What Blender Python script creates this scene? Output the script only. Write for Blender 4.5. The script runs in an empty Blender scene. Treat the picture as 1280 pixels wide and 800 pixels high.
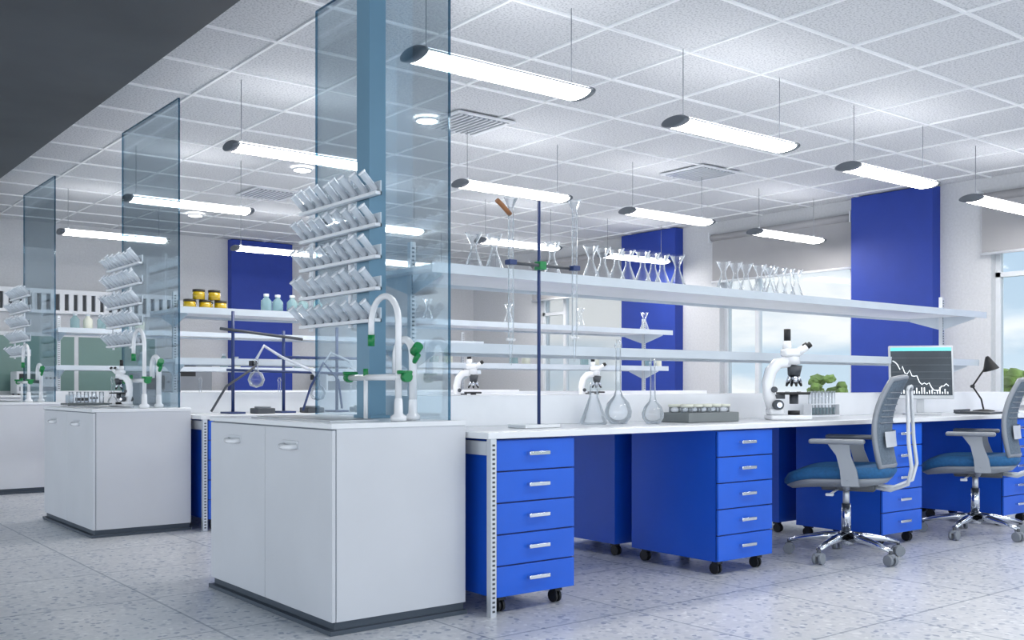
import bpy, bmesh, math, random
from mathutils import Vector, Matrix
random.seed(4)
S = bpy.context.scene

# ------------------------------------------------------------------ materials
def lin(c):
    c = c/255.0
    return c/12.92 if c <= 0.04045 else ((c+0.055)/1.055)**2.4
def srgb(r,g,b): return (lin(r),lin(g),lin(b),1.0)
MATS = {}
def mat(name, col, rough=0.5, metal=0.0, var=0.04, nscale=6.0, bump=0.0, bscale=80.0, emit=0.0, coat=0.0, spec=0.5, clear=0.0):
    m = bpy.data.materials.new(name); m.use_nodes = True
    nt = m.node_tree; n = nt.nodes; l = nt.links
    p = n['Principled BSDF']
    tc = n.new('ShaderNodeTexCoord')
    nz = n.new('ShaderNodeTexNoise'); nz.inputs['Scale'].default_value = nscale
    nz.inputs['Detail'].default_value = 4
    l.new(tc.outputs['Object'], nz.inputs['Vector'])
    cr = n.new('ShaderNodeValToRGB')
    c = srgb(*col)
    cr.color_ramp.elements[0].position = 0.3
    cr.color_ramp.elements[1].position = 0.7
    cr.color_ramp.elements[0].color = tuple(x*(1-var) for x in c[:3])+(1,)
    cr.color_ramp.elements[1].color = tuple(min(1,x*(1+var)) for x in c[:3])+(1,)
    l.new(nz.outputs['Fac'], cr.inputs['Fac'])
    l.new(cr.outputs['Color'], p.inputs['Base Color'])
    p.inputs['Roughness'].default_value = rough
    p.inputs['Metallic'].default_value = metal
    p.inputs['Specular IOR Level'].default_value = spec
    p.inputs['Coat Weight'].default_value = coat
    if emit > 0:
        p.inputs['Emission Color'].default_value = c
        p.inputs['Emission Strength'].default_value = emit
    if bump > 0:
        n2 = n.new('ShaderNodeTexNoise'); n2.inputs['Scale'].default_value = bscale
        n2.inputs['Detail'].default_value = 6
        l.new(tc.outputs['Object'], n2.inputs['Vector'])
        b = n.new('ShaderNodeBump'); b.inputs['Strength'].default_value = bump
        b.inputs['Distance'].default_value = 0.01
        l.new(n2.outputs['Fac'], b.inputs['Height']); l.new(b.outputs['Normal'], p.inputs['Normal'])
    if clear > 0:
        tr = n.new('ShaderNodeBsdfTransparent'); tr.inputs[0].default_value=(0.97,0.985,1,1)
        ms = n.new('ShaderNodeMixShader'); ms.inputs[0].default_value = clear
        l.new(p.outputs[0], ms.inputs[1]); l.new(tr.outputs[0], ms.inputs[2])
        l.new(ms.outputs[0], n['Material Output'].inputs['Surface'])
    MATS[name] = m
    return m

def glassmat(name, center, edge, gloss=0.25, blend=0.35, white=0.0):
    m = bpy.data.materials.new(name); m.use_nodes = True
    nt = m.node_tree; n = nt.nodes; l = nt.links
    n.remove(n['Principled BSDF'])
    out = n['Material Output']
    lw = n.new('ShaderNodeLayerWeight'); lw.inputs['Blend'].default_value = blend
    mx = n.new('ShaderNodeMixRGB'); mx.inputs[1].default_value = center; mx.inputs[2].default_value = edge
    l.new(lw.outputs['Facing'], mx.inputs[0])
    tr = n.new('ShaderNodeBsdfTransparent'); l.new(mx.outputs[0], tr.inputs['Color'])
    gl = n.new('ShaderNodeBsdfGlossy'); gl.inputs['Roughness'].default_value = 0.05
    fr = n.new('ShaderNodeFresnel'); fr.inputs['IOR'].default_value = 1.45
    mul = n.new('ShaderNodeMath'); mul.operation = 'MULTIPLY'; mul.inputs[1].default_value = gloss
    l.new(fr.outputs[0], mul.inputs[0])
    ms = n.new('ShaderNodeMixShader')
    l.new(mul.outputs[0], ms.inputs[0]); l.new(tr.outputs[0], ms.inputs[1]); l.new(gl.outputs[0], ms.inputs[2])
    if white > 0:
        df = n.new('ShaderNodeBsdfDiffuse'); df.inputs[0].default_value=(0.85,0.9,0.95,1)
        m2 = n.new('ShaderNodeMath'); m2.operation='MULTIPLY'; m2.inputs[1].default_value=white
        l.new(lw.outputs['Facing'], m2.inputs[0])
        ms2 = n.new('ShaderNodeMixShader')
        l.new(m2.outputs[0], ms2.inputs[0]); l.new(ms.outputs[0], ms2.inputs[1]); l.new(df.outputs[0], ms2.inputs[2])
        ms = ms2
    l.new(ms.outputs[0], out.inputs['Surface'])
    MATS[name] = m
    return m

mat('cab_white',(208,211,217),0.35,var=0.03,nscale=3)
mat('counter_white',(233,236,240),0.25,var=0.02)
mat('shelf_white',(232,235,240),0.35,var=0.03)
mat('shelf_edge',(204,213,222),0.3,0.1,var=0.03)
mat('plinth_dark',(70,80,92),0.5)
mat('gap_dark',(120,128,140),0.6)
mat('blue_cab',(24,94,212),0.32,var=0.05,nscale=4)
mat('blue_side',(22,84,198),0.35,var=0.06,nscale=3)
mat('blue_gap',(8,30,90),0.5)
mat('blue_wall',(24,56,150),0.6,var=0.05,bump=0.1)
mat('chrome',(215,220,228),0.15,1.0,var=0.03)
mat('alu',(210,214,219),0.35,0.6,var=0.03)
mat('black',(22,24,28),0.45)
mat('dark_grey',(70,75,82),0.45)
mat('mid_grey',(128,134,142),0.4)
mat('chair_grey',(140,146,154),0.35,0.3)
mat('chair_light',(205,210,216),0.3)
mat('chair_mesh',(96,110,124),0.7,var=0.2,nscale=80)
mat('chair_blue',(28,92,142),0.75,var=0.15,nscale=60,bump=0.3,bscale=300)
mat('col_blue',(110,148,172),0.4,var=0.05,nscale=2)
mat('wall_white',(198,200,204),0.8,var=0.05,nscale=40,bump=0.25,bscale=60)
mat('blind_grey',(158,158,161),0.8,var=0.04,nscale=2)
mat('frame_white',(215,219,224),0.4)
mat('soffit',(66,70,74),0.55,var=0.3,nscale=1.2)
mat('tbar',(238,240,242),0.4)
mat('fix_cap',(100,106,114),0.3,0.4)
mat('emit_white',(255,251,246),0.5,emit=29.0,var=0)
mat('emit_up',(250,250,252),0.5,emit=3.6,var=0)
mat('lamp_round',(255,255,255),0.5,emit=12.0,var=0)
mat('porcelain',(238,240,244),0.2,coat=0.4,var=0.02)
mat('rack_tube',(228,234,242),0.12,coat=0.6,var=0.08,nscale=20,clear=0.4)
mat('green',(20,130,70),0.35)
mat('green_board',(108,140,135),0.3,var=0.08,nscale=1)
mat('tray_grey',(120,126,128),0.5)
mat('cream',(226,228,214),0.4)
mat('amber',(190,160,20),0.25,coat=0.5)
mat('lid_dark',(45,40,30),0.4)
mat('teal_liquid',(150,185,190),0.2,clear=0.4)
mat('screen',(58,66,74),0.25,emit=0.3,nscale=4,var=0.3)
mat('screen_line',(235,240,245),0.5,emit=0.9)
mat('screen_teal',(110,215,215),0.5,emit=0.5)
mat('wood',(150,100,60),0.5)
mat('leaf',(112,132,62),0.8,var=0.5,nscale=3)
mat('bark',(80,66,50),0.9)
mat('ground_out',(150,160,140),0.9,var=0.2)
mat('dark_blue',(40,60,110),0.4)
glassmat('glass_panel',(0.90,0.955,0.985,1),(0.84,0.925,0.97,1),0.45,0.3)
glassmat('glass_edge',(0.40,0.56,0.66,1),(0.30,0.46,0.58,1),0.6,0.3)
glassmat('labglass',(0.97,0.98,0.99,1),(0.72,0.80,0.87,1),0.9,0.38,0.5)
glassmat('window_glass',(0.97,0.99,1.0,1),(0.9,0.95,0.98,1),0.5,0.3)

def floor_mat():
    m = bpy.data.materials.new('terrazzo'); m.use_nodes = True
    n = m.node_tree.nodes; l = m.node_tree.links; p = n['Principled BSDF']
    tc = n.new('ShaderNodeTexCoord')
    nz = n.new('ShaderNodeTexNoise'); nz.inputs['Scale'].default_value=12; nz.inputs['Detail'].default_value=3
    l.new(tc.outputs['Object'], nz.inputs['Vector'])
    mixv = n.new('ShaderNodeMixRGB'); mixv.inputs[0].default_value=0.06
    l.new(tc.outputs['Object'], mixv.inputs[1]); l.new(nz.outputs['Color'], mixv.inputs[2])
    vo = n.new('ShaderNodeTexVoronoi'); vo.inputs['Scale'].default_value=42
    l.new(mixv.outputs[0], vo.inputs['Vector'])
    sep = n.new('ShaderNodeSeparateColor'); l.new(vo.outputs['Color'], sep.inputs[0])
    r = n.new('ShaderNodeValToRGB'); r.color_ramp.interpolation='CONSTANT'
    e = r.color_ramp.elements
    e[0].position=0; e[0].color=srgb(202,205,209)
    e[1].position=0.42; e[1].color=srgb(216,218,221)
    x=e.new(0.66); x.color=srgb(178,184,193)
    x=e.new(0.82); x.color=srgb(142,153,172)
    x=e.new(0.92); x.color=srgb(228,230,232)
    l.new(sep.outputs[0], r.inputs['Fac'])
    r2 = n.new('ShaderNodeValToRGB'); r2.color_ramp.elements[0].position=0.42; r2.color_ramp.elements[1].position=0.58
    r2.color_ramp.elements[0].color=(1,1,1,1); r2.color_ramp.elements[1].color=(0,0,0,1)
    l.new(vo.outputs['Distance'], r2.inputs['Fac'])
    m1 = n.new('ShaderNodeMixRGB'); m1.inputs[1].default_value=srgb(208,210,214)
    l.new(r2.outputs[0], m1.inputs[0]); l.new(r.outputs[0], m1.inputs[2])
    br = n.new('ShaderNodeTexBrick'); br.offset=0.0; br.squash=1.0
    br.inputs['Scale'].default_value=1; br.inputs['Brick Width'].default_value=0.8; br.inputs['Row Height'].default_value=0.8
    br.inputs['Mortar Size'].default_value=0.006; br.inputs['Mortar Smooth'].default_value=0.2
    br.inputs['Color1'].default_value=(1,1,1,1); br.inputs['Color2'].default_value=(0.94,0.95,0.965,1)
    br.inputs['Mortar'].default_value=(0.45,0.50,0.57,1)
    l.new(tc.outputs['Object'], br.inputs['Vector'])
    m2 = n.new('ShaderNodeMixRGB'); m2.blend_type='MULTIPLY'; m2.inputs[0].default_value=1
    l.new(m1.outputs[0], m2.inputs[1]); l.new(br.outputs['Color'], m2.inputs[2])
    l.new(m2.outputs[0], p.inputs['Base Color'])
    p.inputs['Roughness'].default_value=0.32
    MATS['terrazzo']=m
floor_mat()
def ceil_mat():
    m = bpy.data.materials.new('ceiling_tile'); m.use_nodes = True
    n = m.node_tree.nodes; l = m.node_tree.links; p = n['Principled BSDF']
    tc = n.new('ShaderNodeTexCoord')
    nz = n.new('ShaderNodeTexNoise'); nz.inputs['Scale'].default_value=70; nz.inputs['Detail'].default_value=6
    l.new(tc.outputs['Object'], nz.inputs['Vector'])
    r = n.new('ShaderNodeValToRGB'); r.color_ramp.elements[0].position=0.36; r.color_ramp.elements[1].position=0.52
    r.color_ramp.elements[0].color=srgb(176,179,184); r.color_ramp.elements[1].color=srgb(212,214,217)
    l.new(nz.outputs['Fac'], r.inputs['Fac']); l.new(r.outputs[0], p.inputs['Base Color'])
    p.inputs['Roughness'].default_value=0.9
    MATS['ceiling_tile']=m
ceil_mat()

# ------------------------------------------------------------------ mesh builder
class MB:
    def __init__(s, name):
        s.name=name; s.bm=bmesh.new(); s.slots=[]; s.M=Matrix.Identity(4)
    def mi(s, m):
        if m not in s.slots: s.slots.append(m)
        return s.slots.index(m)
    def _f(s, vs, mi, smooth=False):
        try: f=s.bm.faces.new(vs)
        except ValueError: return None
        f.material_index=mi; f.smooth=smooth; return f
    def v(s,p): return s.bm.verts.new(s.M@Vector(p))
    def box(s, a, b, m, bevel=0.0, R=None):
        mi=s.mi(m)
        x0,x1=sorted((a[0],b[0])); y0,y1=sorted((a[1],b[1])); z0,z1=sorted((a[2],b[2]))
        c=Vector(((x0+x1)/2,(y0+y1)/2,(z0+z1)/2))
        pts=[(x0,y0,z0),(x1,y0,z0),(x1,y1,z0),(x0,y1,z0),(x0,y0,z1),(x1,y0,z1),(x1,y1,z1),(x0,y1,z1)]
        if R is not None: pts=[c+R@(Vector(p)-c) for p in pts]
        vs=[s.v(p) for p in pts]
        fs=[s._f([vs[i] for i in q],mi) for q in ((0,3,2,1),(4,5,6,7),(0,1,5,4),(1,2,6,5),(2,3,7,6),(3,0,4,7))]
        if bevel>0:
            es=list({e for f in fs for e in f.edges})
            r=bmesh.ops.bevel(s.bm,geom=es,offset=bevel,segments=2,affect='EDGES',profile=0.5)
            for f in r['faces']: f.material_index=mi; f.smooth=True
    def cyl(s, p0, p1, r0, m, r1=None, seg=12, caps=True, capm=None):
        mi=s.mi(m); cm=mi if capm is None else s.mi(capm)
        if r1 is None: r1=r0
        p0=Vector(p0); p1=Vector(p1); d=(p1-p0).normalized()
        a=d.orthogonal().normalized(); b=d.cross(a)
        A=[];B=[]
        for i in range(seg):
            t=2*math.pi*i/seg; o=a*math.cos(t)+b*math.sin(t)
            A.append(s.v(p0+o*r0)); B.append(s.v(p1+o*r1))
        for i in range(seg):
            j=(i+1)%seg; s._f([A[i],A[j],B[j],B[i]],mi,True)
        if caps:
            s._f(A[::-1],cm); s._f(B,cm)
    def tube(s, pts, r, m, seg=8, closed=False, rs=None):
        mi=s.mi(m); pts=[Vector(p) for p in pts]; n=len(pts); rings=[]
        a=None
        for k in range(n):
            if closed: d=(pts[(k+1)%n]-pts[k-1]).normalized()
            else: d=(pts[min(k+1,n-1)]-pts[max(k-1,0)]).normalized()
            if a is None: a=d.orthogonal().normalized()
            else:
                a=(a-d*a.dot(d))
                a=a.normalized() if a.length>1e-6 else d.orthogonal().normalized()
            b=d.cross(a); rr=rs[k] if rs else r
            rings.append([s.v(pts[k]+(a*math.cos(2*math.pi*i/seg)+b*math.sin(2*math.pi*i/seg))*rr) for i in range(seg)])
        for k in range(n if closed else n-1):
            A=rings[k]; B=rings[(k+1)%n]
            for i in range(seg):
                j=(i+1)%seg; s._f([A[i],A[j],B[j],B[i]],mi,True)
        if not closed:
            s._f(rings[0][::-1],mi); s._f(rings[-1],mi)
    def lathe(s, c, prof, m, seg=20):
        mi=s.mi(m); c=Vector(c); rings=[]
        for r,z in prof:
            if r<1e-5: rings.append([s.v(c+Vector((0,0,z)))])
            else: rings.append([s.v(c+Vector((r*math.cos(2*math.pi*i/seg),r*math.sin(2*math.pi*i/seg),z))) for i in range(seg)])
        for A,B in zip(rings,rings[1:]):
            for i in range(seg):
                j=(i+1)%seg
                if len(A)==1 and len(B)==1: continue
                if len(A)==1: s._f([A[0],B[j],B[i]],mi,True)
                elif len(B)==1: s._f([A[i],A[j],B[0]],mi,True)
                else: s._f([A[i],A[j],B[j],B[i]],mi,True)
    def loops(s, loops, m, cap0=True, cap1=True, smooth=True):
        mi=s.mi(m); R=[[s.v(p) for p in L] for L in loops]; n=len(R[0])
        for k in range(len(R)-1):
            for i in range(n):
                j=(i+1)%n; s._f([R[k][i],R[k][j],R[k+1][j],R[k+1][i]],mi,smooth)
        if cap0: s._f(R[0][::-1],mi)
        if cap1: s._f(R[-1],mi)
    def grid(s, P, m):
        mi=s.mi(m); V=[[s.v(p) for p in row] for row in P]
        for i in range(len(V)-1):
            for j in range(len(V[0])-1):
                s._f([V[i][j],V[i][j+1],V[i+1][j+1],V[i+1][j]],mi,True)
    def done(s, loc=(0,0,0), rotz=0.0):
        me=bpy.data.meshes.new(s.name); s.bm.normal_update(); s.bm.to_mesh(me); s.bm.free()
        for k in s.slots: me.materials.append(MATS[k])
        o=bpy.data.objects.new(s.name,me); S.collection.objects.link(o)
        o.location=loc; o.rotation_euler=(0,0,rotz)
        return o

def dup(o, loc, rotz=None):
    c=bpy.data.objects.new(o.name.split('.')[0], o.data); S.collection.objects.link(c)
    c.location=loc; c.rotation_euler=(0,0,o.rotation_euler[2] if rotz is None else rotz)
    return c

def arc(c, r, a0, a1, n, u, w):
    c=Vector(c);u=Vector(u);w=Vector(w)
    return [c+u*(r*math.cos(a0+(a1-a0)*i/n))+w*(r*math.sin(a0+(a1-a0)*i/n)) for i in range(n+1)]

HC=3.2; XW=10.5; YB=14.5; XL=-3.0; YF=-3.0
# ------------------------------------------------------------------ room
b=MB('floor'); b.box((XL,YF,-0.1),(XW,YB,0),'terrazzo'); b.done()
b=MB('ceiling'); b.box((XL,YF,HC),(XW,YB,HC+0.1),'ceiling_tile')
T=0.74
x=2.05-T*6
while x<XW:
    b.box((x-0.010,YF,HC-0.012),(x+0.010,YB,HC),'tbar'); x+=T
y=-2.9
while y<YB:
    b.box((XL,y-0.010,HC-0.0125),(XW,y+0.010,HC),'tbar'); y+=T
b.done()
b=MB('ceiling_soffit'); b.box((XL,YF,2.85),(1.96,YB-0.02,HC-0.014),'soffit'); b.done()
b=MB('wall_back'); b.box((XL,YB,0),(XW+0.25,YB+0.2,HC),'wall_white')
b.done()
b=MB('blue_pilaster'); b.box((5.97,YB-0.14,0),(6.95,YB,HC-0.013),'blue_wall'); b.done()
wins=[(-0.5,1.45),(3.2,5.24),(6.92,8.9),(10.72,12.7)]
SILL=0.85; HEAD=2.95
b=MB('wall_right')
ys=[YF]+[v for w in wins for v in w]+[YB]
for i in range(0,len(ys),2): b.box((XW,ys[i],0),(XW+0.25,ys[i+1],HC),'wall_white')
for w in wins:
    b.box((XW,w[0],0),(XW+0.25,w[1],SILL),'wall_white')
    b.box((XW,w[0],HEAD),(XW+0.25,w[1],HC),'wall_white')
b.done()
for k,(y0,y1) in enumerate(((2.0,3.0),(5.8,6.8),(9.55,10.6))):
    b=MB('blue_pilaster'); b.box((XW-0.16,y0,0),(XW,y1,HC-0.013),'blue_wall'); b.done()
for k,w in enumerate(wins):
    b=MB('window_%d'%(k+1)); t=0.05; x0=XW+0.1; x1=XW+0.17
    b.box((x0,w[0],SILL),(x1,w[0]+t,HEAD),'frame_white'); b.box((x0,w[1]-t,SILL),(x1,w[1],HEAD),'frame_white')
    b.box((x0,w[0],SILL),(x1,w[1],SILL+t),'frame_white'); b.box((x0,w[0],HEAD-t),(x1,w[1],HEAD),'frame_white')
    m=(w[0]+w[1])/2+0.45
    b.box((x0,m-0.03,SILL),(x1,m+0.03,HEAD),'frame_white')
    b.box((x0,m+0.03,2.15),(x1,w[1],2.2),'frame_white')
    b.box((x0+0.03,w[0]+t,SILL+t),(x0+0.04,w[1]-t,HEAD-t),'window_glass')
    b.box((XW-0.05,w[0]-0.03,SILL-0.04),(XW+0.1,w[1]+0.03,SILL),'frame_white')
    b.done()
    b=MB('roller_blind')
    xr=XW-0.07
    b.cyl((xr,w[0]-0.07,2.98),(xr,w[1]+0.07,2.98),0.045,'blind_grey',seg=16)
    for yy in (w[0]-0.09,w[1]+0.07): b.box((xr-0.06,yy,2.92),(XW,yy+0.02,3.05),'frame_white',0.004)
    b.box((xr-0.004,w[0]-0.06,2.40),(xr+0.004,w[1]+0.06,2.97),'blind_grey')
    b.cyl((xr,w[0]-0.07,2.39),(xr,w[1]+0.07,2.39),0.016,'frame_white')
    b.done()
b=MB('baseboard_back'); b.box((XL,YB-0.015,0),(5.96,YB,0.1),'shelf_edge'); b.box((6.96,YB-0.015,0),(XW,YB,0.1),'shelf_edge'); b.done()
b=MB('green_glass_board')
b.box((1.6,YB-0.04,0.891),(4.9,YB-0.001,1.72),'frame_white')
for k in range(3): b.box((1.66+k*1.09,YB-0.05,0.94),(1.66+k*1.09+1.03,YB-0.04,1.67),'green_board')
b.done()
b=MB('wall_vent_grille')
b.box((1.4,YB-0.10,1.98),(5.2,YB,2.02),'shelf_white'); b.box((1.4,YB-0.10,2.24),(5.2,YB,2.3),'shelf_white')
b.box((1.4,YB-0.04,2.02),(5.2,YB,2.24),'dark_grey')
x=1.4
while x<5.2: b.box((x,YB-0.10,2.02),(x+0.06,YB-0.04,2.24),'shelf_white'); x+=0.115
b.done()
b=MB('wall_counter')
b.box((1.5,YB-0.62,0.86),(9.6,YB-0.145,0.89),'counter_white',0.003)
b.box((1.52,YB-0.58,0.08),(9.58,YB-0.145,0.86),'cab_white'); b.box((1.55,YB-0.54,0),(9.55,YB-0.16,0.08),'plinth_dark')
x=1.52
while x<9.5:
    b.box((x+0.004,YB-0.596,0.1),(x+0.532,YB-0.581,0.85),'cab_white',0.002)
    b.box((x+0.2,YB-0.61,0.76),(x+0.34,YB-0.598,0.775),'chrome'); x+=0.54
b.done()

def instrument(name,loc,w,d,h,m,rot=0):
    b=MB(name)
    b.box((-w/2,-d/2,0.015),(w/2,d/2,h),m,0.012)
    b.box((-w/2+0.03,-d/2-0.004,h*0.5),(w*0.1,-d/2+0.001,h-0.03),'black')
    for k in range(3): b.cyl((w*0.2+k*w*0.1,-d/2-0.012,h*0.72),(w*0.2+k*w*0.1,-d/2,h*0.72),0.012,'dark_grey')
    b.box((-w/2+0.03,-d/2-0.003,0.05),(w/2-0.03,-d/2+0.001,h*0.35),'mid_grey')
    for sx in (-1,1):
        for sy in (-1,1): b.cyl((sx*(w/2-.03),sy*(d/2-.03),0),(sx*(w/2-.03),sy*(d/2-.03),0.016),0.012,'black',seg=8)
    return b.done(loc,rot)
instrument('spectrophotometer',(3.2,14.1,0.891),0.5,0.36,0.3,'cab_white')
instrument('laboratory_oven',(5.2,14.1,0.891),0.6,0.36,0.5,'mid_grey')
instrument('incubator',(7.6,14.1,0.891),0.6,0.36,0.55,'shelf_white')

def vent(x,y):
    b=MB('ceiling_vent'); z=HC-0.013
    b.box((x-.29,y-.29,z-.012),(x+.29,y+.29,z),'frame_white')
    b.box((x-.25,y-.25,z-.014),(x+.25,y+.25,z-.012),'mid_grey')
    k=-.24
    while k<.24:
        b.box((x+k,y-.25,z-.022),(x+k+.022,y+.25,z-.013),'alu'); k+=.05
    b.done()
vent(4.88,6.83); vent(7.9,6.95); vent(4.9,10.7)
for (x,y) in ((4.55,6.95),(4.6,9.3),(4.75,12.6)):
    b=MB('ceiling_downlight')
    b.lathe((x,y-0.02,HC-0.013),[(0.10,0),(0.105,-0.012),(0.085,-0.02)],'frame_white')
    b.lathe((x,y-0.02,HC-0.013),[(0.085,-0.02),(0.05,-0.03),(0,-0.033)],'lamp_round'); b.done()

def pendant():
    b=MB('pendant_light'); L=0.60; N=24
    def ring(x,sc=1.0):
        out=[]
        for i in range(N):
            t=2*math.pi*i/N
            y=0.105*math.cos(t)*sc; z=(0.036 if math.sin(t)>0 else 0.030)*math.sin(t)*sc
            out.append((x,y,z))
        return out
    rings=[[b.v(p) for p in ring(x)] for x in (-L+0.03,L-0.03)]
    for i in range(N):
        j=(i+1)%N; t=2*math.pi*(i+0.5)/N
        m='emit_white' if math.sin(t)<0.05 else 'emit_up'
        b._f([rings[0][i],rings[0][j],rings[1][j],rings[1][i]],b.mi(m),True)
    for sgn in (-1,1):
        b.loops([ring(sgn*(L-0.045),1.05),ring(sgn*(L-0.012),1.08),ring(sgn*L,0.9)],'fix_cap')
    b.tube([(x,-0.106,0.004) for x in (-L+.03,0,L-.03)],0.006,'alu',6)
    b.tube([(x,0.106,0.004) for x in (-L+.03,0,L-.03)],0.006,'alu',6)
    for x in (-0.5,0.5):
        b.cyl((x,0,0.03),(x,0,HC-2.7-0.014),0.003,'mid_grey',seg=6)
        b.cyl((x,0,0.033),(x,0,0.06),0.012,'alu',seg=8)
    return b
first=None
for i in range(4):
    for j in range(-1,4):
        loc=(3.37+2.035*i+0.05*j, 4.38+2.47*j+0.08*i, 2.7)
        if first is None: first=pendant().done(loc)
        else: dup(first,loc)

# ------------------------------------------------------------------ benches
ROW=3.3
ZS=1.55; ZL=1.18; XE=7.78
def drawer_cab():
    b=MB('drawer_cabinet'); W=0.45; Dp=0.64
    b.box((0,0.02,0.075),(W,Dp,0.765),'blue_side')
    b.box((0.004,0.012,0.08),(W-0.004,0.02,0.76),'blue_gap')
    n=5; h=(0.765-0.075)/n
    for k in range(n):
        z0=0.075+k*h
        b.box((0.0,0,z0+0.003),(W,0.014,z0+h-0.003),'blue_cab',0.002)
        zc=z0+h*0.55
        b.box((W/2-0.06,-0.028,zc-0.009),(W/2+0.06,-0.018,zc+0.009),'chrome',0.003)
        for sx in (-0.05,0.05): b.box((W/2+sx-0.005,-0.02,zc-0.006),(W/2+sx+0.005,0.001,zc+0.006),'chrome')
    for cx in (0.06,W-0.06):
        for cy in (0.06,Dp-0.06):
            b.box((cx-0.02,cy-0.02,0.055),(cx+0.02,cy+0.02,0.075),'black')
            for sx in (-0.016,0.006): b.cyl((cx+sx,cy+0.01,0.03),(cx+sx+0.012,cy+0.01,0.03),0.03,'black',seg=14)
    return b
dc=None
def place_dc(x,y,rot=0):
    global dc
    if dc is None: dc=drawer_cab().done((x,y,0),rot)
    else: dup(dc,(x,y,0),rot)

def slotted(b,x,y,z0,z1,w=0.034,m='alu'):
    b.box((x-w/2,y-w/2,z0),(x+w/2,y+w/2,z1),m)
    z=z0+0.02
    while z<z1-0.02:
        b.box((x-0.007,y-w/2-0.001,z),(x+0.007,y-w/2+0.001,z+0.009),'dark_grey')
        z+=0.020

def bench(y0):
    b=MB('lab_bench'); x0,x1=2.60,8.5
    b.box((x0,y0+3.48,0.772),(x1,y0+4.94,0.80),'counter_white',0.003)
    for x in (x0+0.032,8.45):
        for y in (3.50,4.92):
            slotted(b,x,y0+y,0,0.772,0.030)
        b.box((x-0.012,y0+3.52,0.70),(x+0.012,y0+4.90,0.76),'alu')
    b.box((x0,y0+4.08,0.80),(x1,y0+4.36,0.955),'shelf_white',0.003)
    for x in (2.68,XE-0.12):
        slotted(b,x,y0+4.22,0.955,ZS+0.16,0.03)
        for z,wd in ((ZS,0.30),(ZL,0.24)):
            for sy in (-1,1):
                yb=y0+4.22+sy*0.015; ye=y0+4.22+sy*(wd-0.03)
                A=[(x-0.004,yb,z-0.10),(x-0.004,ye,z-0.025),(x-0.004,ye,z-0.001),(x-0.004,yb,z-0.001)]
                B=[(p[0]+0.008,p[1],p[2]) for p in A]
                b.loops([A,B],'shelf_edge',smooth=False)
    for z,wd,t in ((ZS,0.30,0.022),(ZL,0.24,0.022)):
        b.box((x0,y0+4.22-wd,z),(XE,y0+4.22+wd,z+t),'shelf_white',0.002)
        for sy in (-1,1):
            b.box((x0,y0+4.22+sy*wd-0.004,z-0.018),(XE,y0+4.22+sy*wd+0.004,z+t+0.008),'shelf_edge')
    b.done()
    for x in (2.66,4.12,5.66,7.2):
        place_dc(x,y0+3.5)
        place_dc(x+0.45,y0+4.92,math.pi)

def sinkcab(y0):
    b=MB('sink_cabinet'); x0,x1=1.93,2.585; ya,yb=y0+3.63,y0+4.90
    b.box((x0+0.015,ya+0.01,0),(x1-0.005,yb-0.01,0.05),'plinth_dark')
    b.box((x0-0.012,ya-0.012,0),(x1,yb,0.018),'plinth_dark')
    b.box((x0+0.02,ya,0.05),(x1,yb,0.828),'cab_white')
    b.box((x0+0.008,ya+0.002,0.055),(x0+0.02,yb-0.002,0.825),'gap_dark')
    ym=(ya+yb)/2
    b.box((x0,ya,0.05),(x0+0.016,ym-0.002,0.822),'cab_white',0.002)
    b.box((x0,ym+0.002,0.05),(x0+0.016,yb,0.822),'cab_white',0.002)
    b.box((x0-0.006,ya-0.006,0.828),(x1,yb+0.004,0.85),'counter_white',0.003)
    for yc in (ym-0.26,ym+0.34):
        b.box((x0-0.004,yc-0.075,0.735),(x0,yc+0.075,0.768),'alu',0.001)
        b.tube([(x0,yc-0.06,0.745),(x0-0.024,yc-0.05,0.742),(x0-0.03,yc,0.74),(x0-0.024,yc+0.05,0.742),(x0,yc+0.06,0.745)],0.012,'porcelain')
    b.box((x0+0.08,y0+3.80,0.85),(x0+0.32,y0+4.60,0.856),'alu',0.002)
    b.box((x0+0.10,y0+3.82,0.8565),(x0+0.30,y0+4.58,0.858),'mid_grey')
    b.done()

def partition(y0):
    b=MB('glass_partition')
    x=2.50; ya,yb=y0+3.64,y0+4.885
    b.box((x,ya,0.852),(x+0.010,yb,3.0),'glass_panel')
    b.box((x-0.001,ya-0.004,0.852),(x+0.011,ya,3.0),'glass_edge')
    b.box((x-0.001,yb,0.852),(x+0.011,yb+0.004,3.0),'glass_edge')
    b.box((x-0.001,ya,3.0),(x+0.011,yb,3.004),'glass_edge')
    b.done()
def column(y0):
    b=MB('steel_column')
    b.box((2.39,y0+4.13,0.852),(2.48,y0+4.25,HC-0.014),'col_blue',0.002)
    b.box((2.385,y0+4.11,0.851),(2.49,y0+4.27,0.865),'col_blue')
    b.done()

def drying_rack(y0):
    b=MB('glassware_drying_rack')
    X=2.385
    for yy in (4.29,4.70):
        b.box((X-0.012,y0+yy-0.012,1.28),(X,y0+yy+0.012,2.0),'shelf_white')
    for k,z in enumerate((1.33,1.475,1.62,1.765,1.91)):
        b.box((X-0.045,y0+3.99,z-0.035),(X-0.012,y0+4.76,z-0.02),'shelf_white')
        b.box((X-0.018,y0+3.99,z-0.035),(X-0.012,y0+4.76,z+0.03),'shelf_edge')
        for i in range(9):
            y=y0+4.02+i*0.088+random.uniform(-.006,.006)
            p0=Vector((X-0.02,y,z-0.02)); d=Vector((-0.66,0.10,0.72)).normalized()
            L=0.115+random.uniform(-.01,.01)
            b.cyl(p0,p0+d*L*0.45,0.011,'mid_grey',r1=0.012,seg=12)
            b.cyl(p0+d*0.01,p0+d*L,0.015,'rack_tube',r1=0.018,seg=12,caps=False)
            b.cyl(p0+d*(L-0.008),p0+d*L,0.0195,'porcelain',seg=12,caps=False)
    b.done()

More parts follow.
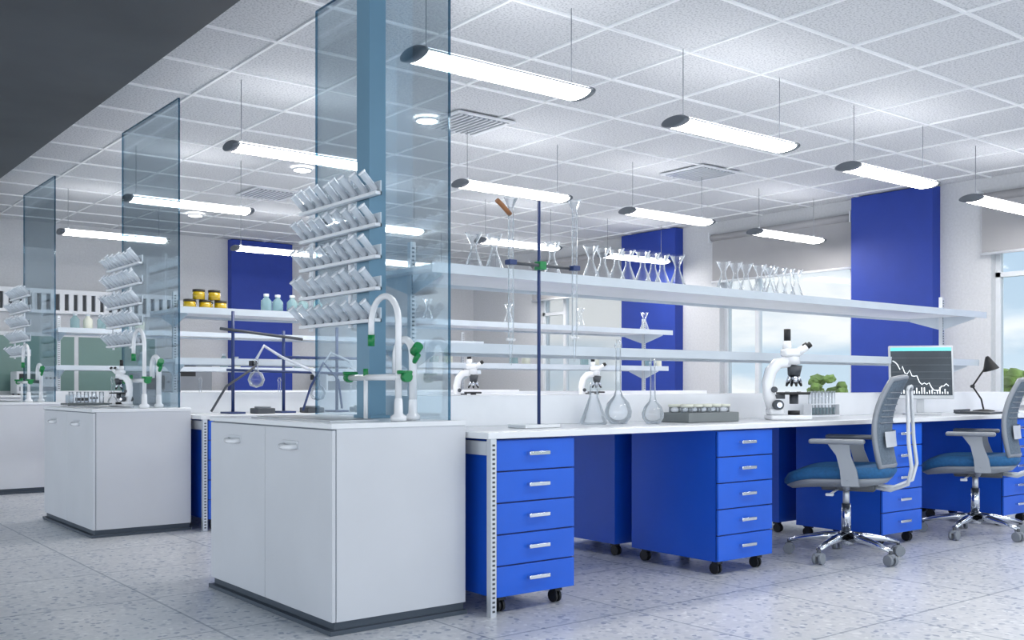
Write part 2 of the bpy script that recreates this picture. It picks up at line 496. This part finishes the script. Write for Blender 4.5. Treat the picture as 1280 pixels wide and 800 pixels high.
def faucets(y0):
    b=MB('gooseneck_faucet')
    x,y=2.29,y0+3.71
    b.lathe((x,y,0.852),[(0,0),(0.035,0),(0.035,0.02),(0.02,0.03),(0.018,0.09),(0.012,0.1)],'porcelain')
    R=0.115
    p=[(x,y,0.94),(x,y,1.28)]+arc((x,y+R,1.28),R,math.pi,0,14,(0,1,0),(0,0,1))[1:]+[(x,y+2*R,1.22)]
    b.tube(p,0.014,'porcelain',10)
    b.cyl((x,y+2*R,1.23),(x,y+2*R,1.18),0.016,'green',seg=10)
    z=1.04
    b.tube([(x,y-0.04,z),(x,y+0.42,z)],0.014,'porcelain',10)
    for yy in (-0.05,0.42):
        b.cyl((x,y+yy,z),(x,y+yy+(0.03 if yy>0 else -0.03),z),0.022,'green',seg=10)
        b.cyl((x-0.035,y+yy,z+0.02),(x+0.035,y+yy,z+0.02),0.008,'green',seg=8)
    b.cyl((x,y+0.28,z),(x,y+0.28,z+0.04),0.012,'green',seg=8)
    b.cyl((x,y+0.28,z-0.19),(x,y+0.28,z),0.010,'porcelain',seg=8)
    b.done()
    b=MB('gooseneck_faucet')
    x,y=2.42,y0+3.80
    b.lathe((x,y,0.852),[(0,0),(0.032,0),(0.032,0.02),(0.02,0.03),(0.019,0.08),(0.016,0.1)],'porcelain')
    p=[(x,y,0.94),(x,y,1.14)]+arc((x,y+0.07,1.14),0.07,math.pi,0,12,(0,1,0),(0,0,1))[1:]+[(x,y+0.14,1.06)]
    b.tube(p,0.018,'porcelain',10)
    b.cyl((x,y-0.01,1.15),(x,y-0.05,1.18),0.022,'green',seg=8)
    b.cyl((x,y,1.10),(x,y-0.045,1.14),0.012,'green',seg=8)
    b.done()

for r in range(3):
    bench(ROW*r); sinkcab(ROW*r); partition(ROW*r); drying_rack(ROW*r); faucets(ROW*r)
column(0)

# ------------------------------------------------------------------ lab glass
ZT=0.801
def conical(name,loc,h=0.2,r=0.055,flare=True):
    b=MB(name)
    if flare:
        prof=[(0,0.002),(r*0.95,0.0),(r,0.008*h/0.2),(r*0.9,h*0.12),(r*0.30,h*0.55),(r*0.27,h*0.68),(r*0.75,h*0.97),(r*0.82,h)]
    else:
        prof=[(0,0.002),(r*0.95,0),(r,0.01),(r*0.95,h*0.12),(r*0.33,h*0.66),(r*0.3,h*0.95),(r*0.38,h)]
    b.lathe((0,0,0),prof,'labglass',16)
    return b.done(loc)
f0=None
xs=[2.98,3.09,3.50]+[3.76+0.098*k for k in range(8)]+[4.88+0.1*k for k in range(3)]+[5.20+0.085*k for k in range(6)]
for x in xs:
    loc=(x,4.10+random.uniform(-.02,.02),ZS+0.023)
    if f0 is None: f0=conical('conical_flask',loc)
    else: dup(f0,loc)
def volflask(loc,r,h):
    b=MB('volumetric_flask')
    prof=[(0,0.004),(r*0.6,0),(r*0.95,r*0.5),(r,r*0.9),(r*0.8,r*1.5),(r*0.35,r*2.0),(0.015,r*2.4),(0.014,h-0.03),(0.02,h-0.02),(0.02,h)]
    b.lathe((0,0,0),prof,'labglass',20)
    b.lathe((0,0,h),[(0,0.02),(0.014,0.018),(0.01,0)],'labglass',12)
    return b.done(loc)
conical('erlenmeyer_flask',(3.63,3.93,ZT),0.22,0.072,False)
volflask((3.78,3.90,ZT),0.074,0.43)
volflask((3.92,3.78,ZT),0.06,0.33)

b=MB('burette_stand')
x,y=3.13,3.78
b.box((x-0.14,y-0.07,0.801),(x+0.08,y+0.07,0.817),'counter_white',0.003)
b.cyl((x,y,0.815),(x,y,1.90),0.0085,'dark_blue')
b.cyl((x-0.22,y-0.02,1.585),(x+0.22,y-0.02,1.585),0.008,'dark_grey')
b.box((x-0.02,y-0.035,1.565),(x+0.02,y+0.012,1.605),'green',0.003)
for sx,zt,zb in ((-0.2,1.84,1.10),(0.2,1.87,1.12)):
    b.cyl((x+sx,y-0.035,zb+0.12),(x+sx,y-0.035,zt),0.014,'labglass',caps=False)
    b.cyl((x+sx,y-0.035,zb+0.12),(x+sx,y-0.035,zb),0.010,'labglass',r1=0.004,caps=False)
    b.lathe((x+sx,y-0.035,zt),[(0.012,0),(0.035,0.05)],'labglass')
    b.cyl((x+sx-0.025,y-0.035,zb+0.12),(x+sx+0.025,y-0.035,zb+0.12),0.007,'porcelain')
    b.box((x+sx-0.022,y-0.055,1.573),(x+sx+0.022,y-0.015,1.597),'dark_blue',0.003)
b.tube([(x-0.28,y-0.03,1.87),(x-0.25,y-0.03,1.85),(x-0.2,y-0.03,1.81)],0.012,'wood')
b.done()

b=MB('sample_jar_tray')
x,y=4.36,3.84
b.box((x-0.21,y-0.11,0.801),(x+0.21,y+0.11,0.855),'tray_grey',0.004)
for i in range(5):
    for j in range(2):
        cx=x-0.156+i*0.078; cy=y-0.045+j*0.09
        b.cyl((cx,cy,0.855),(cx,cy,0.885),0.032,'labglass',seg=16)
        b.cyl((cx,cy,0.885),(cx,cy,0.90),0.036,'cream',seg=16)
b.done()

def microscope(loc,rot,s=1.0):
    b=MB('microscope'); b.M=Matrix.Scale(s,4)
    b.box((-0.12,-0.075,0),(0.13,0.075,0.03),'porcelain',0.01)
    b.box((-0.12,-0.05,0.03),(-0.03,0.05,0.07),'porcelain',0.012)
    path=[(-0.085,0.06),(-0.11,0.14),(-0.118,0.22),(-0.10,0.29),(-0.06,0.335),(0.0,0.345),(0.05,0.345)]
    loops=[]
    for k,(px,pz) in enumerate(path):
        a=path[max(k-1,0)]; c=path[min(k+1,len(path)-1)]
        d=Vector((c[0]-a[0],0,c[1]-a[1])).normalized(); nrm=Vector((-d.z,0,d.x))
        P=Vector((px,0,pz)); w=0.034; t=0.032
        L=[]
        for q in range(12):
            an=2*math.pi*q/12
            ca=math.copysign(abs(math.cos(an))**0.6,math.cos(an)); sa=math.copysign(abs(math.sin(an))**0.6,math.sin(an))
            L.append(P+nrm*(w*ca)+Vector((0,t*sa,0)))
        loops.append(L)
    b.loops(loops,'porcelain')
    for sy in (-1,1):
        b.cyl((-0.075,sy*0.04,0.09),(-0.075,sy*0.08,0.09),0.03,'dark_grey',seg=18)
        b.cyl((-0.075,sy*0.08,0.09),(-0.075,sy*0.092,0.09),0.016,'chrome',seg=14)
        b.cyl((-0.09,sy*0.02,0.18),(-0.09,sy*0.045,0.18),0.018,'dark_grey',seg=14)
    b.box((-0.09,-0.02,0.125),(-0.02,0.02,0.15),'dark_grey')
    b.box((-0.045,-0.075,0.15),(0.115,0.075,0.165),'black',0.003)
    b.box((0.0,-0.04,0.165),(0.07,0.04,0.169),'labglass')
    b.cyl((0.04,0,0.095),(0.04,0,0.15),0.026,'dark_grey',seg=16)
    b.cyl((0.04,0,0.03),(0.04,0,0.055),0.035,'black',seg=18)
    b.cyl((0.045,0,0.325),(0.04,0,0.265),0.044,'dark_grey',r1=0.036,seg=18)
    for an in (0,1.57,3.14,4.71):
        p0=Vector((0.04+0.018*math.cos(an),0.018*math.sin(an),0.27)); d=Vector((0.4*math.cos(an),0.4*math.sin(an),-1)).normalized()
        b.cyl(p0,p0+d*0.055,0.013,'chrome',seg=12); b.cyl(p0+d*0.055,p0+d*0.075,0.010,'black',r1=0.006,seg=12)
    b.cyl((0.03,0,0.33),(0.03,0,0.40),0.048,'porcelain',r1=0.04,seg=20)
    b.box((-0.03,-0.05,0.375),(0.07,0.05,0.425),'porcelain',0.014)
    for sy in (-1,1):
        d=Vector((0.8,0,0.6)).normalized(); p=Vector((0.05,sy*0.03,0.39))
        b.cyl(p,p+d*0.07,0.019,'porcelain',seg=14); b.cyl(p+d*0.07,p+d*0.10,0.017,'black',seg=14)
    b.cyl((0.0,0,0.42),(0.0,0,0.47),0.026,'porcelain',seg=16); b.cyl((0.0,0,0.47),(0.0,0,0.54),0.02,'black',seg=16)
    return b.done(loc,rot)
microscope((5.0,3.72,ZT),math.radians(-35),1.0)
microscope((5.06,7.05,ZT),math.radians(-35),0.92)
microscope((6.50,7.05,ZT),math.radians(-35),0.92)
microscope((2.18,7.15,0.859),math.radians(120),0.6)

b=MB('test_tube_rack')
x,y=5.72,3.98
b.box((x-0.16,y-0.03,0.801),(x+0.16,y+0.03,0.811),'shelf_white'); b.box((x-0.16,y-0.03,0.88),(x+0.16,y+0.03,0.886),'shelf_white')
for sx in (-0.158,0.152): b.box((x+sx,y-0.03,0.81),(x+sx+0.006,y+0.03,0.88),'shelf_white')
for i in range(8):
    cx=x-0.13+i*0.037
    b.cyl((cx,y,0.812),(cx,y,0.965),0.011,'labglass',seg=10); b.cyl((cx,y,0.815),(cx,y,0.86),0.009,'teal_liquid',seg=8)
    b.lathe((cx,y,0.965),[(0.011,0),(0.014,0.004)],'labglass',10)
b.done()

b=MB('computer_monitor')
b.box((-0.12,-0.09,0),(0.12,0.06,0.012),'frame_white',0.004)
b.box((-0.025,0.02,0.012),(0.025,0.04,0.26),'frame_white',0.004)
R=Matrix.Rotation(math.radians(-8),3,'X')
b.M=Matrix.Translation((0,0,0.30))@R.to_4x4()
b.box((-0.215,0.0,-0.19),(0.215,0.025,0.19),'frame_white',0.006)
b.box((-0.202,-0.003,-0.165),(0.202,0.0005,0.175),'screen')
b.box((-0.202,-0.004,0.15),(0.202,-0.003,0.175),'screen_teal')
px=-0.19; pz=0.08; pts=[]
random.seed(9)
while px<0.19:
    pts.append((px,-0.005,pz)); px+=0.016; pz+= -0.0065+random.uniform(-.042,.042); pz=max(-.13,min(.12,pz))
b.tube(pts,0.0032,'screen_line',5)
for k in range(22):
    hx=-0.19+k*0.017; h=random.uniform(.01,.05); b.box((hx,-0.0045,-.155),(hx+0.007,-0.003,-.155+h),'screen_line')
for k in range(5): b.box((-0.198,-0.0038,-0.1+k*0.05),(0.198,-0.003,-0.0988+k*0.05),'mid_grey')
b.done((6.66,3.82,0.801),math.radians(-50))
b=MB('laptop')
b.box((-0.17,-0.12,0),(0.17,0.12,0.014),'dark_grey',0.004); b.box((-0.15,-0.04,0.014),(0.15,0.09,0.016),'black')
b.box((-0.17,0.12,0.004),(0.17,0.13,0.03),'dark_grey',0.002)
b.done((7.25,3.70,0.801),math.radians(10))
b=MB('desk_lamp')
b.lathe((0,0,0),[(0,0),(0.08,0),(0.08,0.012),(0.02,0.02),(0,0.02)],'black')
b.tube([(0,0,0.015),(-0.02,0,0.10),(-0.09,0,0.20)],0.007,'black'); b.tube([(-0.09,0,0.2),(-0.02,0,0.30),(0.04,0,0.38)],0.007,'black')
b.cyl((-0.09,-0.012,0.2),(-0.09,0.012,0.2),0.014,'black')
b.cyl((0.03,0,0.42),(0.06,0,0.33),0.02,'black',r1=0.062,seg=18,caps=False)
b.cyl((0.03,0,0.42),(0.025,0,0.435),0.02,'black',r1=0.01)
b.done((7.80,3.95,0.801),math.radians(-35))

zz=ZS+0.023
b=MB('yellow_reagent_jars')
for (x,y,z) in [(2.75,7.4,zz),(2.87,7.4,zz),(2.99,7.4,zz),(2.82,7.4,zz+.077),(2.94,7.4,zz+.077),(2.80,7.52,zz),(2.93,7.52,zz)]:
    b.cyl((x,y,z),(x,y,z+0.058),0.045,'amber',seg=16); b.cyl((x,y,z+0.058),(x,y,z+0.076),0.046,'lid_dark',seg=16)
b.done()
def bottle(x,y,z,m='teal_liquid',h=0.15,r=0.042):
    b=MB('reagent_bottle')
    b.lathe((0,0,0),[(0,0),(r,0),(r,h*0.62),(r*0.45,h*0.8),(r*0.42,h*0.88)],m,16)
    b.lathe((0,0,0),[(r*0.5,h*0.86),(r*0.5,h),(0,h)],'shelf_edge',14)
    b.done((x,y,z))
for k,x in enumerate((3.36,3.47,3.58,3.69,3.80)): bottle(x,7.4+0.03*(k%2),zz)
b=MB('distillation_apparatus')
for x,h in ((2.95,0.75),(3.35,0.62),(3.80,0.66),(4.15,0.6)):
    b.box((x-0.06,6.98,0.801),(x+0.06,7.16,0.815),'dark_blue',0.002)
    b.cyl((x,7.07,0.81),(x,7.07,0.8+h),0.012,'dark_blue')
b.cyl((2.85,7.06,1.42),(3.5,7.06,1.36),0.011,'dark_grey'); b.cyl((3.3,7.06,1.22),(4.2,7.06,1.22),0.011,'dark_blue')
b.cyl((2.9,7.06,1.12),(3.9,7.06,1.10),0.010,'dark_blue')
for x,z in ((3.1,1.05),(3.6,0.95),(4.0,1.0)):
    b.lathe((x,7.0,z),[(0,-.06),(.045,-.045),(.062,0),(.045,.045),(.016,.062),(.015,.14),(.02,.15)],'labglass',16)
    b.cyl((x,7.0,z+.12),(x,7.07,z+.12),0.009,'dark_grey')
    b.box((x-0.02,7.03,z+.10),(x+0.02,7.09,z+.14),'black',0.004)
b.tube([(3.1,7.0,1.2),(3.16,7.0,1.3),(3.3,7.0,1.22),(3.55,7.0,1.12),(3.6,7.0,1.06)],0.011,'rack_tube')
b.tube([(3.6,7.0,1.1),(3.7,6.98,1.26),(3.85,6.98,1.2),(3.95,7,1.1),(4.0,7.0,1.13)],0.010,'rack_tube')
b.tube([(2.75,6.98,0.82),(2.85,6.95,1.0),(3.05,6.98,1.12),(3.1,7.0,1.16)],0.009,'dark_grey')
b.tube([(3.45,6.95,0.82),(3.5,6.92,1.0),(3.62,6.95,1.18),(3.75,6.95,1.05),(3.78,6.95,0.83)],0.009,'dark_blue')
for x in (3.15,3.55,3.98):
    b.box((x-0.07,6.93,0.801),(x+0.07,7.07,0.84),'dark_grey',0.006); b.cyl((x,7.0,0.84),(x,7.0,0.852),0.06,'mid_grey',seg=18)
b.done()
for r,xa in ((1,4.6),(2,3.1)):
    for k in range(4):
        if r==2 : volflask((xa+k*0.9,ROW*r+3.85,ZT),0.05,0.28)
        bottle(xa+0.4+k*0.9,ROW*r+4.2,ZL+0.022,h=0.16)
        bottle(xa+0.55+k*0.9,ROW*r+4.2,ZL+0.022,'cream',0.13)
        if r==1: dup(f0,(xa+0.3+k*0.9,ROW*r+4.15,ZS+0.023))
instrument('centrifuge',(3.5,10.4,ZT),0.42,0.36,0.34,'mid_grey')
instrument('hot_plate',(2.78,10.35,ZT),0.25,0.25,0.12,'shelf_edge')
for k in range(6): bottle(2.80+0.13*k,10.68+0.02*(k%2),zz,('teal_liquid','cream')[k%2],0.16,0.045)
b=MB('specimen_stand')
b.box((2.02,7.9,0.859),(2.34,8.1,0.875),'tray_grey',0.003)
for i in range(5): b.cyl((2.07+i*0.055,8.0,0.875),(2.07+i*0.055,8.0,0.96),0.018,'labglass',seg=12)
b.done()

# ------------------------------------------------------------------ chair
def chair(loc,rot,sc=1.06):
    b=MB('office_chair'); b.M=Matrix.Scale(sc,4)
    for k in range(5):
        a=2*math.pi*k/5+0.3; d=Vector((math.cos(a),math.sin(a),0)); s=Vector((-d.y,d.x,0))
        L=[]
        for t,w,h,z in ((0.03,0.03,0.03,0.115),(0.12,0.024,0.022,0.115),(0.22,0.019,0.016,0.10),(0.31,0.016,0.012,0.078)):
            c=d*t+Vector((0,0,z))
            L.append([c+s*(w*math.cos(q*math.pi/4))+Vector((0,0,h*math.sin(q*math.pi/4))) for q in range(8)])
        b.loops(L,'chrome')
        c=d*0.31
        b.cyl(c+Vector((0,0,0.05)),c+Vector((0,0,0.08)),0.01,'dark_grey')
        for sg in (-1,1):
            b.cyl(c+s*(sg*0.008)+Vector((0,0,0.03)),c+s*(sg*0.026)+Vector((0,0,0.03)),0.029,'mid_grey',seg=16)
        b.box(c+Vector((-.02,-.02,.04)),c+Vector((.02,.02,.062)),'mid_grey',0.006)
    b.cyl((0,0,0.075),(0,0,0.15),0.04,'chrome',r1=0.034,seg=18)
    b.cyl((0,0,0.15),(0,0,0.30),0.026,'chrome',seg=16); b.cyl((0,0,0.28),(0,0,0.40),0.018,'alu',seg=16)
    b.box((-0.10,-0.16,0.375),(0.10,0.12,0.415),'dark_grey',0.012)
    b.cyl((-0.1,0.03,0.385),(-0.24,0.05,0.37),0.006,'chair_light')
    b.box((-0.27,0.03,0.362),(-0.235,0.07,0.376),'chair_light',0.004)
    def sq(sx,sy,z,cy=0.01):
        L=[]
        for q in range(28):
            an=2*math.pi*q/28; ca=math.cos(an); sa=math.sin(an)
            X=sx*math.copysign(abs(ca)**0.55,ca); Y=sy*math.copysign(abs(sa)**0.6,sa)
            zz=z-0.04*max(0,Y/0.26)**3 + 0.015*max(0,-Y/0.26)**2 + 0.012*(abs(X)/0.25)**2
            L.append((X,Y+cy,zz))
        return L
    b.loops([sq(.15,.16,.395,.03),sq(.22,.245,.41,.03),sq(.245,.275,.44,.03)],'chair_grey')
    b.loops([sq(.242,.272,.439,.03),sq(.256,.288,.458,.03),sq(.256,.288,.478,.03),sq(.24,.27,.50,.03),sq(.17,.18,.508,.03),sq(.05,.05,.507,.03)],'chair_blue')
    def bp(u,w):
        z=0.52+0.46*w
        y=-0.235-0.03*math.sin(w*math.pi*1.1+2.6)*1.0-0.08*w*w
        hw=0.20+0.035*math.sin(w*math.pi)-0.02*w
        return Vector((u*hw,y+0.055*u*u,z))
    b.grid([[bp(-1+2*i/12,j/12) for i in range(13)] for j in range(13)],'chair_mesh')
    b.grid([[bp(-1+2*i/12,j/12)+Vector((0,-0.012,0)) for i in range(12,-1,-1)] for j in range(13)],'chair_mesh')
    rim=[bp(-1,j/10) for j in range(11)]+[bp(-1+2*i/8,1)+Vector((0,0,0.012*math.sin(math.pi*i/8))) for i in range(1,8)]+[bp(1,1-j/10) for j in range(11)]+[bp(1-2*i/8,0) for i in range(1,8)]
    b.tube(rim,0.015,'chair_grey',8,closed=True)
    b.grid([[bp(-0.8+1.6*i/8,0.22+0.18*j/4)+Vector((0,-0.03,0)) for i in range(9)] for j in range(5)],'chair_light')
    for k in range(6):
        w=0.5+k*0.07
        b.tube([bp(-0.9+1.8*i/8,w)+Vector((0,-0.016,0)) for i in range(9)],0.003,'chair_grey',5)
    for sx in (-1,1):
        b.tube([(sx*0.06,-0.14,0.40),(sx*0.10,-0.24,0.39),(sx*0.15,-0.33,0.43),(sx*0.175,-0.35,0.52),(sx*0.17,-0.335,0.65),(sx*0.14,-0.33,0.80),(sx*0.12,-0.325,0.92)],0.010,'chair_light',8)
        b.tube([(sx*0.12,-0.325,0.92),(sx*0.10,-0.33,0.94),(0,-0.335,0.945)],0.009,'chair_light',8)
        b.tube([(sx*0.12,-0.02,0.395),(sx*0.24,-0.03,0.41),(sx*0.285,-0.05,0.46)],0.018,'chair_grey',8)
        L=[]
        for z,w,cy in ((0.42,0.045,-0.06),(0.50,0.042,-0.05),(0.58,0.036,-0.025),(0.64,0.055,0.0)):
            L.append([(sx*0.285+0.011*c,cy+w*d,z) for c,d in ((-1,-1),(1,-1),(1,1),(-1,1))])
        b.loops(L,'chair_grey',smooth=False)
        b.box((sx*0.285-0.042,-0.13,0.64),(sx*0.285+0.042,0.15,0.665),'mid_grey',0.011)
    return b.done(loc,rot)
chair((5.18,3.44,0),math.radians(26))
chair((6.64,3.42,0),math.radians(24))

# ------------------------------------------------------------------ outside
b=MB('ground'); b.box((XW+0.3,-60,-0.35),(140,90,-0.3),'ground_out'); b.done()
def tree(x,y,h,r):
    b=MB('tree')
    b.cyl((0,0,0),(0,0,h*0.6),0.12,'bark',r1=0.06,seg=8)
    for k in range(26):
        a=random.uniform(0,6.28); rr=r*math.sqrt(random.random())*0.8; z=h*0.55+random.uniform(-.25,.38)*h
        q=r*random.uniform(.18,.36)
        bm=bmesh.new(); bmesh.ops.create_icosphere(bm,subdivisions=2,radius=q)
        vm={}
        for v in bm.verts:
            p=v.co*(1+random.uniform(-.25,.25)); vm[v]=b.v((p.x+rr*math.cos(a),p.y+rr*math.sin(a),p.z*0.8+z))
        for f in bm.faces: b._f([vm[v] for v in f.verts],b.mi('leaf'))
        bm.free()
    b.done((x,y,-0.3))
for (x,y,h,r) in ((24,16.5,1.65,0.6),(23,10.6,1.8,0.6),(24,21,1.3,0.8)):
    tree(x,y,h,r)

# ------------------------------------------------------------------ world
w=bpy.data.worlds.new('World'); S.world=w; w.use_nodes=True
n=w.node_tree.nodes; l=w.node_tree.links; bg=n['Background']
tc=n.new('ShaderNodeTexCoord'); sx=n.new('ShaderNodeSeparateXYZ'); l.new(tc.outputs['Generated'],sx.inputs[0])
g=n.new('ShaderNodeValToRGB'); e=g.color_ramp.elements
e[0].position=0.0; e[0].color=srgb(202,220,234); e[1].position=0.5; e[1].color=srgb(134,180,222)
l.new(sx.outputs['Z'],g.inputs['Fac'])
mp=n.new('ShaderNodeMapping'); mp.inputs['Scale'].default_value=(3,3,10); l.new(tc.outputs['Generated'],mp.inputs['Vector'])
nz=n.new('ShaderNodeTexNoise'); nz.inputs['Scale'].default_value=1.6; nz.inputs['Detail'].default_value=8; l.new(mp.outputs[0],nz.inputs['Vector'])
cr=n.new('ShaderNodeValToRGB'); cr.color_ramp.elements[0].position=0.42; cr.color_ramp.elements[1].position=0.58; l.new(nz.outputs['Fac'],cr.inputs['Fac'])
mx=n.new('ShaderNodeMixRGB'); mx.inputs[2].default_value=(0.96,0.96,0.955,1); l.new(cr.outputs[0],mx.inputs[0]); l.new(g.outputs[0],mx.inputs[1])
l.new(mx.outputs[0],bg.inputs['Color'])
# hazy sky; strength raised behind the viewer as added fill for front faces
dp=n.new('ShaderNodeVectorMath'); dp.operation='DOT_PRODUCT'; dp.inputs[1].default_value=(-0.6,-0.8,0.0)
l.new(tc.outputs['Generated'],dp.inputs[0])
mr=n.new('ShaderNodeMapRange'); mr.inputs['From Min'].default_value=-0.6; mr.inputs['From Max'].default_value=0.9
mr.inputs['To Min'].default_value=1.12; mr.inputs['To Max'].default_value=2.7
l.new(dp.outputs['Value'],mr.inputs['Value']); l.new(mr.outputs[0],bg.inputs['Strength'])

# ------------------------------------------------------------------ camera
cd=bpy.data.cameras.new('camera'); cam=bpy.data.objects.new('camera',cd); S.collection.objects.link(cam)
cam.location=(0,0,1.0)
cam.rotation_euler=(math.radians(90),0,math.radians(51.9-90))
cd.sensor_width=36; cd.lens=1262/1280*36; cd.shift_y=83/1280; cd.clip_end=300; cd.clip_start=0.05
S.camera=cam
S.view_settings.view_transform='Standard'
